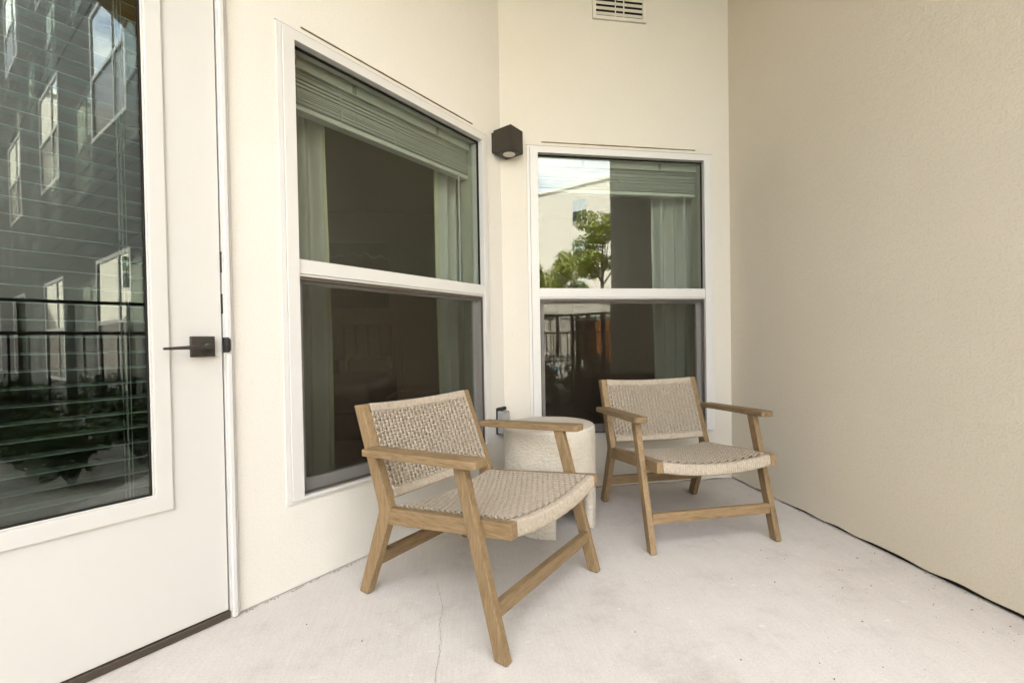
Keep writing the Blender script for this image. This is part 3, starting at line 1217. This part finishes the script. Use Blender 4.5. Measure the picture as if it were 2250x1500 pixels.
def make_chair():
    t = empty('lounge_chair')
    wx, wy, wz = M['wood']
    Y = lambda f: -f
    for s in (-1, 1):
        xa, xb = sorted((s * .2908, s * .3185))
        k = .277
        prism('front_leg', [(Y(.1185), .003), (Y(.1635), .003), (Y(.1635 - k * .5525), .5525), (Y(.1185 - k * .5525), .5525)], xa, xb, 0, wz, t, .003)
        prism('glide', [(Y(.124), .0), (Y(.158), .0), (Y(.158), .003), (Y(.124), .003)], xa + .004, xb - .004, 0, M['rubber'], t)
        xa, xb = sorted((s * .2640, s * .2952))
        prism('rear_leg', [(Y(-.542), .003), (Y(-.493), .003), (Y(-.373), .284), (Y(-.360), .346), (Y(-.505), .704), (Y(-.552), .697), (Y(-.4245), .352), (Y(-.420), .325)], xa, xb, 0, wz, t, .003)
        prism('glide', [(Y(-.537), .0), (Y(-.498), .0), (Y(-.498), .003), (Y(-.537), .003)], xa + .004, xb - .004, 0, M['rubber'], t)
        xa, xb = sorted((s * .2600, s * .2904))
        prism('side_rail', [(Y(-.3755), .2845), (Y(.1680), .3530), (Y(.1680), .4020), (Y(-.3640), .3445)], xa, xb, 0, wy, t, .003)
        # arm: plan outline with rounded front corners, slightly falling to the back
        xo, xi = s * .3527, s * .2835
        pl = [(xo, -.432), (xo, .060)]
        for q in range(1, 5):
            a = radians(90 * q / 5)
            pl.append((xo - s * .016 * (1 - cos(a)), .060 + .0235 * sin(a)))
        pl.append((xo - s * .016, .0835))
        pl += [(xi + s * .013, .0835), (xi + s * .004, .0795), (xi, .068), (xi, -.432)]
        if s > 0:
            pl = pl[::-1]
        arm = prism('armrest', [(x, Y(f)) for x, f in pl], 0, .0255, 2, wy, t, .004)
        for vtx in arm.data.vertices:
            f = -vtx.co.y
            vtx.co.z += .5538 + (f + .0) * .045 - .0005
    box('front_stretcher', -.2906, .2906, Y(.1235), Y(.0985), .1165, .1615, wx, t, .003)
    box('rear_stretcher', -.2638, .2638, Y(-.450), Y(-.475), .112, .160, wx, t, .003)
    # backrest
    b0, b1 = Vector((0, Y(-.372), .374)), Vector((0, Y(-.5085), .703))
    dv = (b1 - b0).normalized()
    L = (b1 - b0).length
    nb = Vector((1, 0, 0)).cross(dv).normalized()
    if nb.y > 0:
        nb = -nb

    def SB(u, v):
        bow = .030 * (1 - (u / .264) ** 2)
        p = b0 + dv * v - nb * bow + Vector((u, 0, 0))
        sl_ = .060 * u / .264 ** 2
        return p, (nb + Vector((-sl_, 0, 0)) * 1.0).normalized()
    nu = 27
    us = [-.2575 + .515 * i / (nu - 1) for i in range(nu)]
    vsb = [.038 + (L - .076) * j / 22 for j in range(23)]
    V, F = weave(SB, us, vsb, .0072, .0044, .0062)
    sheet(V, F, lambda u, v: SB(u, v)[0] - SB(u, v)[1] * .013, -.259, .259, .03, L - .03)
    me = bpy.data.meshes.new('woven_back')
    me.from_pydata(V, [], F)
    wb = link('woven_back', me, M['rope'], t, True)
    wb['kind'] = 'stuff'
    for nm, v0, v1 in (('back_top_wrap', L - .033, L - .0005), ('back_bottom_wrap', .0005, .033)):
        def cv(x, v0=v0, v1=v1):
            p, nrm = SB(x, (v0 + v1) / 2)
            return p, dv, nrm
        h = (v1 - v0) / 2
        V, F = wrap(cv, -.2625, .2625, rrect(-h, h, -.013, .0070, .006), .0096, .0022)
        me = bpy.data.meshes.new(nm)
        me.from_pydata(V, [], F)
        o = link(nm, me, M['rope'], t, True)
        o['kind'] = 'stuff'
    # seat
    def SS(u, v):                      # v = 0 at the back, forward positive
        f = -.352 + v
        zr = .3455 + (.402 - .3445) * (f + .364) / .532
        sag = .027
        z = zr - .003 - sag * (1 - (u / .26) ** 2)
        return Vector((u, Y(f), z)), Vector((-2 * sag * u / .26 ** 2, .107, 1)).normalized()
    us = [-.2500 + .500 * i / 25 for i in range(26)]
    vss = [.006 + .474 * j / 38 for j in range(39)]
    V, F = weave(SS, us, vss, .0070, .0045, .0064)
    sheet(V, F, lambda u, v: SS(u, v)[0] - Vector((0, 0, .014)), -.257, .257, .0, .49)
    me = bpy.data.meshes.new('woven_seat')
    me.from_pydata(V, [], F)
    ws = link('woven_seat', me, M['rope'], t, True)
    ws['kind'] = 'stuff'

    def cf(x):
        p, nrm = SS(x, .505)
        return p + Vector((0, 0, -.019)), Vector((0, -1, .1)).normalized(), Vector((0, .1, 1)).normalized()
    V, F = wrap(cf, -.2592, .2592, rrect(-.022, .0140, -.026, .0205, .009), .0100, .0024, 5, .0020)
    me = bpy.data.meshes.new('seat_front_wrap')
    me.from_pydata(V, [], F)
    o = link('seat_front_wrap', me, M['rope'], t, True)
    o['kind'] = 'stuff'

    def crr(x):
        p, nrm = SS(x, -.008)
        return p + Vector((0, 0, -.016)), Vector((0, -1, .1)).normalized(), Vector((0, .1, 1)).normalized()
    V, F = wrap(crr, -.2592, .2592, rrect(-.012, .012, -.022, .019, .007), .0072, .0013)
    me = bpy.data.meshes.new('seat_rear_wrap')
    me.from_pydata(V, [], F)
    o = link('seat_rear_wrap', me, M['rope'], t, True)
    o['kind'] = 'stuff'
    return t


chair = make_chair()
chair.location = (-1.5723, -1.1194, 0)
chair.rotation_euler = (0, 0, radians(47.43))
tag(chair, 'woven rope teak armchair nearer the door, in front of the larger window', 'armchair', 'armchairs on the patio')


def copy_tree(o, parent=None):
    c = o.copy()
    col.objects.link(c)
    c.parent = parent
    for ch in o.children:
        copy_tree(ch, c)
    return c


ch2 = copy_tree(chair)
ch2.location = (-.6723, -.7457, 0)
ch2.rotation_euler = (0, 0, radians(1.55))
ch2['label'] = 'woven rope teak armchair beside the blank beige wall, under the back window'

# ================================================================== what lies outside, behind the camera (seen in the glass)
M['gravel'] = mat('pale_gravel', (0.36, 0.33, 0.28), 0.9)
v__ = coords(M['gravel'])
lk(M['gravel'], ramp(M['gravel'], noise(M['gravel'], v__, 40, 4), [(0.3, (0.22, 0.20, 0.17)), (0.7, (0.48, 0.45, 0.40))]), bsdf(M['gravel']).inputs['Base Color'])
M['deck'] = mat('pool_deck_concrete', (0.52, 0.48, 0.42), 0.8)
M['water'] = mat('pool_water', (0.10, 0.36, 0.42), 0.05)
M['far_stucco'] = mat('white_stucco', (0.52, 0.485, 0.43), 0.85, 0.2)
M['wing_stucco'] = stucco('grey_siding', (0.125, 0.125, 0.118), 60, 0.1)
M['canvas'] = mat('cream_canvas', (0.66, 0.61, 0.52), 0.9)
M['orange_wood'] = mat('orange_cedar', (0.36, 0.13, 0.035), 0.6)
M['sheer'] = mat('cabana_curtain', (0.6, 0.52, 0.4), 0.9)
M['bark'] = mat('bark', (0.09, 0.065, 0.045), 0.9)


def leaf_mat(name, c0, c1):
    m = mat(name, c0, 0.6, 0.3)
    oi = nd(m, 'ShaderNodeNewGeometry')
    lk(m, ramp(m, oi.outputs['Random Per Island'], [(0.0, c0), (1.0, c1)]), bsdf(m).inputs['Base Color'])
    bsdf(m).inputs['Transmission Weight'].default_value = 0.0
    return m


M['leaf'] = leaf_mat('tree_leaves', (0.08, 0.11, 0.018), (0.32, 0.33, 0.06))
M['leaf_dark'] = leaf_mat('shrub_leaves', (0.025, 0.05, 0.018), (0.07, 0.11, 0.035))

ground = box('ground', -150, 150, -200, 12, -.6, -.06, M['gravel'])
tag(ground, kind='structure')
deck = prism('pool_deck', [(-30, -40), (22, -40), (22, -24), (2.5, -7.6), (-30, -7.6)], -.0595, -.03, 2, M['deck'])
tag(deck, kind='structure')
pool = prism('pool_water', [(-14, -19), (1.6, -19), (2.4, -17.5), (1.8, -12), (-14, -12)], -.0295, -.02, 2, M['water'])
tag(pool, kind='structure')

# the wing that continues from the end of the blank wall (turns 45 degrees outwards)
DW = Vector((.688, -.725, 0))
NWg = Vector((-.725, -.688, 0))
WLEN = 30.0
wing = empty('building_wing', (0.0, -2.27, 0), math.atan2(DW.y, DW.x))
tag(wing, 'shaded grey wing of the building mirrored in the door glass', 'building')
# local x along the wing, local y = away from the courtyard side? (left normal of DW is +y local)
wing_holes, rects = [], []
k_ = 0
x_ = 2.5
while x_ < WLEN - 2:
    for zf in (0.0, 3.35, 6.7, 10.05):
        rects.append((x_, x_ + 1.55, .42 + zf, 2.15 + zf))
    x_ += 3.55
SIDE = 1.0          # local +y points into the wing


def facade(root, rects, x0, x1, z1, m, frame_m):
    xs = sorted(set([x0, x1] + [r[0] for r in rects] + [r[1] for r in rects]))
    zs = sorted(set([-.06, z1] + [r[2] for r in rects] + [r[3] for r in rects]))
    v, f = [], []
    for i in range(len(xs) - 1):
        for k in range(len(zs) - 1):
            cx, cz = (xs[i] + xs[i + 1]) / 2, (zs[k] + zs[k + 1]) / 2
            if any(r[0] < cx < r[1] and r[2] < cz < r[3] for r in rects):
                continue
            n = len(v)
            v += [(xs[i], 0, zs[k]), (xs[i + 1], 0, zs[k]), (xs[i + 1], 0, zs[k + 1]), (xs[i], 0, zs[k + 1])]
            f.append((n, n + 1, n + 2, n + 3))
    for r in rects:
        n = len(v)
        v += [(r[0], 0, r[2]), (r[1], 0, r[2]), (r[1], 0, r[3]), (r[0], 0, r[3]), (r[0], .1, r[2]), (r[1], .1, r[2]), (r[1], .1, r[3]), (r[0], .1, r[3])]
        f += [(n + a, n + (a + 1) % 4, n + 4 + (a + 1) % 4, n + 4 + a) for a in range(4)]
    D = 6.0
    n = len(v)
    v += [(x0, 0, -.06), (x0, D, -.06), (x0, D, z1), (x0, 0, z1), (x1, 0, -.06), (x1, D, -.06), (x1, D, z1), (x1, 0, z1)]
    f += [(n, n + 1, n + 2, n + 3), (n + 4, n + 7, n + 6, n + 5), (n + 1, n + 5, n + 6, n + 2), (n + 3, n + 2, n + 6, n + 7)]
    pmesh('wall', v, f, m, root, False, False)
    for (a, b, c, d) in rects:
        w = ring('window', a, b, c, d, .05, .05, .05, .05, -.012, .07, frame_m, root)
        zm_ = (c + d) / 2
        box('pane', a + .045, b - .045, .004, .010, zm_ + .02, d - .045, M['far_glass'], w)
        box('screened_pane', a + .045, b - .045, .008, .014, c + .045, zm_ - .02, M['far_screen'], w)
        box('mid_rail', a + .0505, b - .0505, -.008, .045, zm_ - .025, zm_ + .025, frame_m, w)
        box('mullion', a + .50, a + .545, -.007, .044, c + .0505, d - .0505, frame_m, w)


M['far_screen'] = mat('far_window_screen', (0.03, 0.032, 0.03), 0.25)
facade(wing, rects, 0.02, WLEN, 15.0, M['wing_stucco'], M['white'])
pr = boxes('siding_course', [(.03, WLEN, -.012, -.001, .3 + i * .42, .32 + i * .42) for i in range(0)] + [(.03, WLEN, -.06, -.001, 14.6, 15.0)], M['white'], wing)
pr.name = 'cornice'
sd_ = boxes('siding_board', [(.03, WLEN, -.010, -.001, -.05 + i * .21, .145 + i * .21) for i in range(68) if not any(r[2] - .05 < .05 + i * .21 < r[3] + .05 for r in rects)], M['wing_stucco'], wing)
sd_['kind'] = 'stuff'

# this building above the porch
upper = box('upper_storeys', -9, 0.19, -2.55, 9, ZC + .26, 9.5, M['stucco'])
tag(upper, kind='structure')
side_ = box('side_wall_mass', -9, -4.15, -2.6, -1.0, -.06, ZC + .255, M['stucco'])
side_.name = 'outer_wall'
tag(side_, 'cream stucco wall of the building beyond the door', 'wall', kind='thing')
left_ = box('light_block_wall', -12, -8.6, -12, -2.65, -.06, 9.4, M['stucco'])  # unseen wall added to cut light from the left onto the blank wall
tag(left_, kind='structure')
back_ = boxes('rear_wall', [(-9, 0.19, 4.05, 9, -.06, ZC + .255), (-9, -6.3, -1.0, 4.05, -.06, ZC + .255), (.19, 3, -2.2, 9, -.06, 9.4)], M['stucco'])
tag(back_, kind='structure')

# the sunlit building across the pool
opp = empty('apartment_building', (-14.0, -58.0, 0), math.atan2(.69, .73))
tag(opp, 'sunlit white apartment building mirrored in the back wall window', 'building')
rects = []
x_ = 7.4
while x_ < 46:
    for zf in range(4):
        rects.append((x_, x_ + 1.5, 1.0 + zf * 3.6, 3.0 + zf * 3.6))
    x_ += 9.5
facade(opp, rects, 0, 50, 15.0, M['far_stucco'], M['white'])
# facade() faces local -y; across the pool the courtyard side is local +y, so turn it round
opp.location = (5.9 + .73 * 22, -39.2 + .69 * 22, 0)
opp.rotation_euler = (0, 0, math.atan2(-.69, -.73))
boxes('parapet_cap', [(-.1, 50.1, -.15, .2, 15.0, 15.25)], M['white'], opp)


def picket_fence(name, p0, p1, posts, h, label):
    d = Vector((p1[0] - p0[0], p1[1] - p0[1], 0))
    L = d.length
    t = empty(name, (p0[0], p0[1], -.05), math.atan2(d.y, d.x))
    tag(t, label, 'fence', 'black metal fences around the patio')
    for z0, z1 in ((h - .03, h + .0), (h - .315, h - .285), (.13, .16)):
        box('rail', 0, L, -.018, .018, z0 + .05, z1 + .05, M['black'], t)
    mp_ = bpy.data.meshes.new('picket')
    mp_.from_pydata(boxv(-.008, .008, -.008, .008, .10, h - .266), [], BOXF)
    mp_.materials.append(M['black'])
    n = int(L / .115)
    for i in range(n):
        o = bpy.data.objects.new('picket', mp_)
        o.parent = t
        o.location = (.0575 + i * .115, 0, 0)
        col.objects.link(o)
    for x in posts:
        box('post', x - .025, x + .025, -.025, .025, 0, h + .047, M['black'], t)
    return t


picket_fence('metal_fence', (.1, -4.2), (.78, -3.17), (.03, .25, .55, .95, 1.2), 1.38, 'short black picket fence mirrored in the door glass')
picket_fence('metal_fence', (-8.5, -4.29), (.08, -4.2), (.03, 1.8, 3.4, 5.0, 6.8, 8.54), 1.38, 'long black picket fence mirrored in the back wall window')


def leaf_cloud(blobs, n, size, seed):
    r = random.Random(seed)
    v, f = [], []
    for k in range(n):
        c, rad = blobs[r.randrange(len(blobs))]
        d = Vector((r.gauss(0, 1), r.gauss(0, 1), r.gauss(0, 1))).normalized() * (rad * r.uniform(.35, 1.0) ** .6)
        p = Vector(c) + Vector((d.x, d.y, d.z * .8))
        a = Vector((r.gauss(0, 1), r.gauss(0, 1), r.gauss(0, .7))).normalized()
        b = a.orthogonal().normalized()
        b.rotate(Matrix.Rotation(r.uniform(0, 6.28), 3, a))
        s = size * r.uniform(.6, 1.3)
        i = len(v)
        v += [tuple(p - a * s), tuple(p + b * s * .45), tuple(p + a * s), tuple(p - b * s * .45)]
        f.append((i, i + 1, i + 2, i + 3))
    return v, f


def tree(name, x, y, h0, h1, rad, label, seed, leafm, n=2600, size=.14):
    r = random.Random(seed)
    t = empty(name, (x, y, -.05))
    tag(t, label, 'tree', 'trees beyond the pool')
    mid = (h0 + h1) / 2
    v, f = tube_pts([(0, 0, 0), (.05, .02, h0 * .5), (.0, .05, h0), (.1, 0, mid + .3)], [.16, .13, .10, .04], 8)
    for k in range(5):
        a = k * 1.3 + r.random()
        q = [(0, .03, h0 * .9 + .1 * k), (rad * .4 * cos(a), rad * .4 * sin(a), h0 + .5 + .1 * k), (rad * .75 * cos(a), rad * .75 * sin(a), mid + r.uniform(-.2, .5))]
        v2, f2 = tube_pts(q, [.06, .045, .02], 6)
        f += [tuple(i + len(v) for i in q_) for q_ in f2]
        v += v2
    pmesh('trunk', v, f, M['bark'], t)
    blobs = []
    for k in range(16):
        a = r.uniform(0, 6.28)
        d = rad * r.uniform(.2, .8)
        blobs.append(((d * cos(a), d * sin(a), r.uniform(h0 + .3, h1 - .4)), rad * r.uniform(.28, .48)))
    v, f = leaf_cloud(blobs, n, size, seed)
    pmesh('crown', v, f, leafm, t, False, False)


def at(head, dist):
    h = radians(head)
    return -1.784 + dist * sin(h), 2.706 - dist * cos(h)


x, y = at(18.4, 27)
tree('courtyard_tree', x, y, 4.8, 8.9, 1.8, 'bright green tree mirrored in the back wall window', 31, M['leaf'], 9500, .085)
x, y = at(12.6, 30)
tree('courtyard_tree', x, y, 3.2, 7.0, 2.6, 'lower spreading tree mirrored at the edge of the back wall window', 32, M['leaf'], 12000, .085)
x, y = at(9.6, 27)
tree('courtyard_tree', x, y, 3.2, 6.0, 1.5, 'small round tree mirrored behind the pool', 33, M['leaf'], 9500, .085)


def umbrella(name, x, y, rim, peak, rad, label):
    t = empty(name, (x, y, -.03))
    tag(t, label, 'umbrella', 'umbrellas by the pool')
    n = 8
    v, f = [], []
    for zoff in (0, -.02):
        for i in range(n):
            a = 2 * pi * i / n + .2
            v.append((rad * cos(a), rad * sin(a), rim + zoff))
        v.append((0, 0, peak + zoff))
    for i in range(n):
        j = (i + 1) % n
        f += [(i, j, n), (n + 1 + j, n + 1 + i, 2 * n + 1), (i, n + 1 + i, n + 1 + j, j)]
    cpy = pmesh('canopy', v, f, M['canvas'], t)
    v, f = [], []
    for i in range(n):
        j = (i + 1) % n
        a, b = 2 * pi * i / n + .2, 2 * pi * j / n + .2
        k = len(v)
        for rr, dz in ((rad, -.021), (rad, -.17), (rad - .012, -.17), (rad - .012, -.021)):
            v += [(rr * cos(a), rr * sin(a), rim + dz), (rr * cos(b), rr * sin(b), rim + dz)]
        f += [(k, k + 1, k + 3, k + 2), (k + 2, k + 3, k + 5, k + 4), (k + 4, k + 5, k + 7, k + 6), (k + 6, k + 7, k + 1, k)]
    pmesh('valance', v, f, M['canvas'], cpy)
    v, f = tube_pts([(0, 0, 0), (0, 0, peak + .08)], .03, 10)
    pmesh('pole', v, f, M['orange_wood'], t)
    v, f = tube_pts([(0, 0, 0), (0, 0, .08), (0, 0, .1)], [.3, .3, .08], 16)
    pmesh('base', v, f, M['black'], t)


x, y = at(17.6, 19)
umbrella('pool_umbrella', x, y, 2.12, 2.62, 1.55, 'cream canvas umbrella in front of the orange timber cabana')
x, y = at(11.8, 22)
umbrella('pool_umbrella', x, y, 2.35, 3.0, 1.9, 'cream canvas umbrella above the pool edge')
x, y = at(14.4, 26.5)
umbrella('pool_umbrella', x, y, 2.7, 3.5, 2.2, 'large cream umbrella between the trees')


def cabana():
    x, y = at(18.6, 24)
    t = empty('cabana', (x, y, -.03), radians(-18))
    tag(t, 'orange timber cabana with pale panels by the pool', 'cabana')
    for px in (-1.6, -.8, 0, .8, 1.6):
        box('post', px - .07, px + .07, -.07, .07, 0, 2.3, M['orange_wood'], t)
    box('beam', -1.7, 1.7, -.09, .09, 2.3, 2.5, M['orange_wood'], t)
    box('mid_beam', -1.6, 1.6, -.05, .05, 1.0, 1.12, M['orange_wood'], t)
    for px in (-1.2, -.4, .4, 1.2):
        box('panel', px - .33, px + .33, -.02, .02, 1.122, 2.298, M['sheer'], t)
        box('seat_panel', px - .33, px + .33, -.02, .02, .05, .998, M['orange_wood'], t)
    box('back', -1.7, 1.7, 1.6, 1.7, 0, 2.5, M['orange_wood'], t)
    box('roof', -1.85, 1.85, -.2, 1.85, 2.51, 2.62, M['orange_wood'], t)


cabana()


def shrub(x, y, h, rad, seed):
    r = random.Random(seed)
    t = empty('shrub', (x, y, -.06))
    v, f = [], []
    for k in range(7):
        a = r.uniform(0, 6.28)
        q = [(0, 0, 0), (rad * .3 * cos(a), rad * .3 * sin(a), h * .4), (rad * .7 * cos(a), rad * .7 * sin(a), h * r.uniform(.7, .95))]
        v2, f2 = tube_pts(q, [.014, .010, .004], 5)
        f += [tuple(i + len(v) for i in q_) for q_ in f2]
        v += v2
    pmesh('stems', v, f, M['bark'], t)
    blobs = [((rad * .5 * r.uniform(-1, 1), rad * .5 * r.uniform(-1, 1), h * r.uniform(.35, .85)), rad * r.uniform(.35, .55)) for _ in range(9)]
    v, f = leaf_cloud(blobs, 900, .035, seed)
    pmesh('foliage', v, f, M['leaf_dark'], t, False, False)
    return t


sh = [(.48, -4.5, .75, .42), (1.05, -3.95, .7, .40), (1.35, -4.9, .6, .45), (1.9, -5.5, .6, .45), (-.3, -4.8, .72, .42), (-1.2, -4.85, .6, .42), (.5, -5.3, .6, .4), (2.6, -6.4, .6, .45),
      (-.55, -3.05, .52, .36), (.02, -2.95, .50, .34), (-.18, -3.6, .58, .38), (.42, -3.25, .55, .34), (-.85, -3.75, .5, .36)]
names = ['dark green shrub at the corner of the black fence', 'dark green shrub beside the grey wing', 'low dark shrub between the fence and the grey wing', 'low dark shrub second along the grey wing',
         'dark green shrub behind the long black fence near its corner', 'dark green shrub behind the middle of the long black fence', 'small dark shrub in front of the pool deck', 'low dark shrub farthest along the grey wing',
         'low shrub growing beside the patio slab', 'low shrub at the open end of the blank beige wall', 'dark shrub inside the fence corner', 'dark shrub against the short black fence', 'low shrub inside the long black fence']
for i, ((x, y, h, rad), nm) in enumerate(zip(sh, names)):
    tag(shrub(x, y, h, rad, 50 + i), nm, 'shrub', 'shrubs behind the fence')
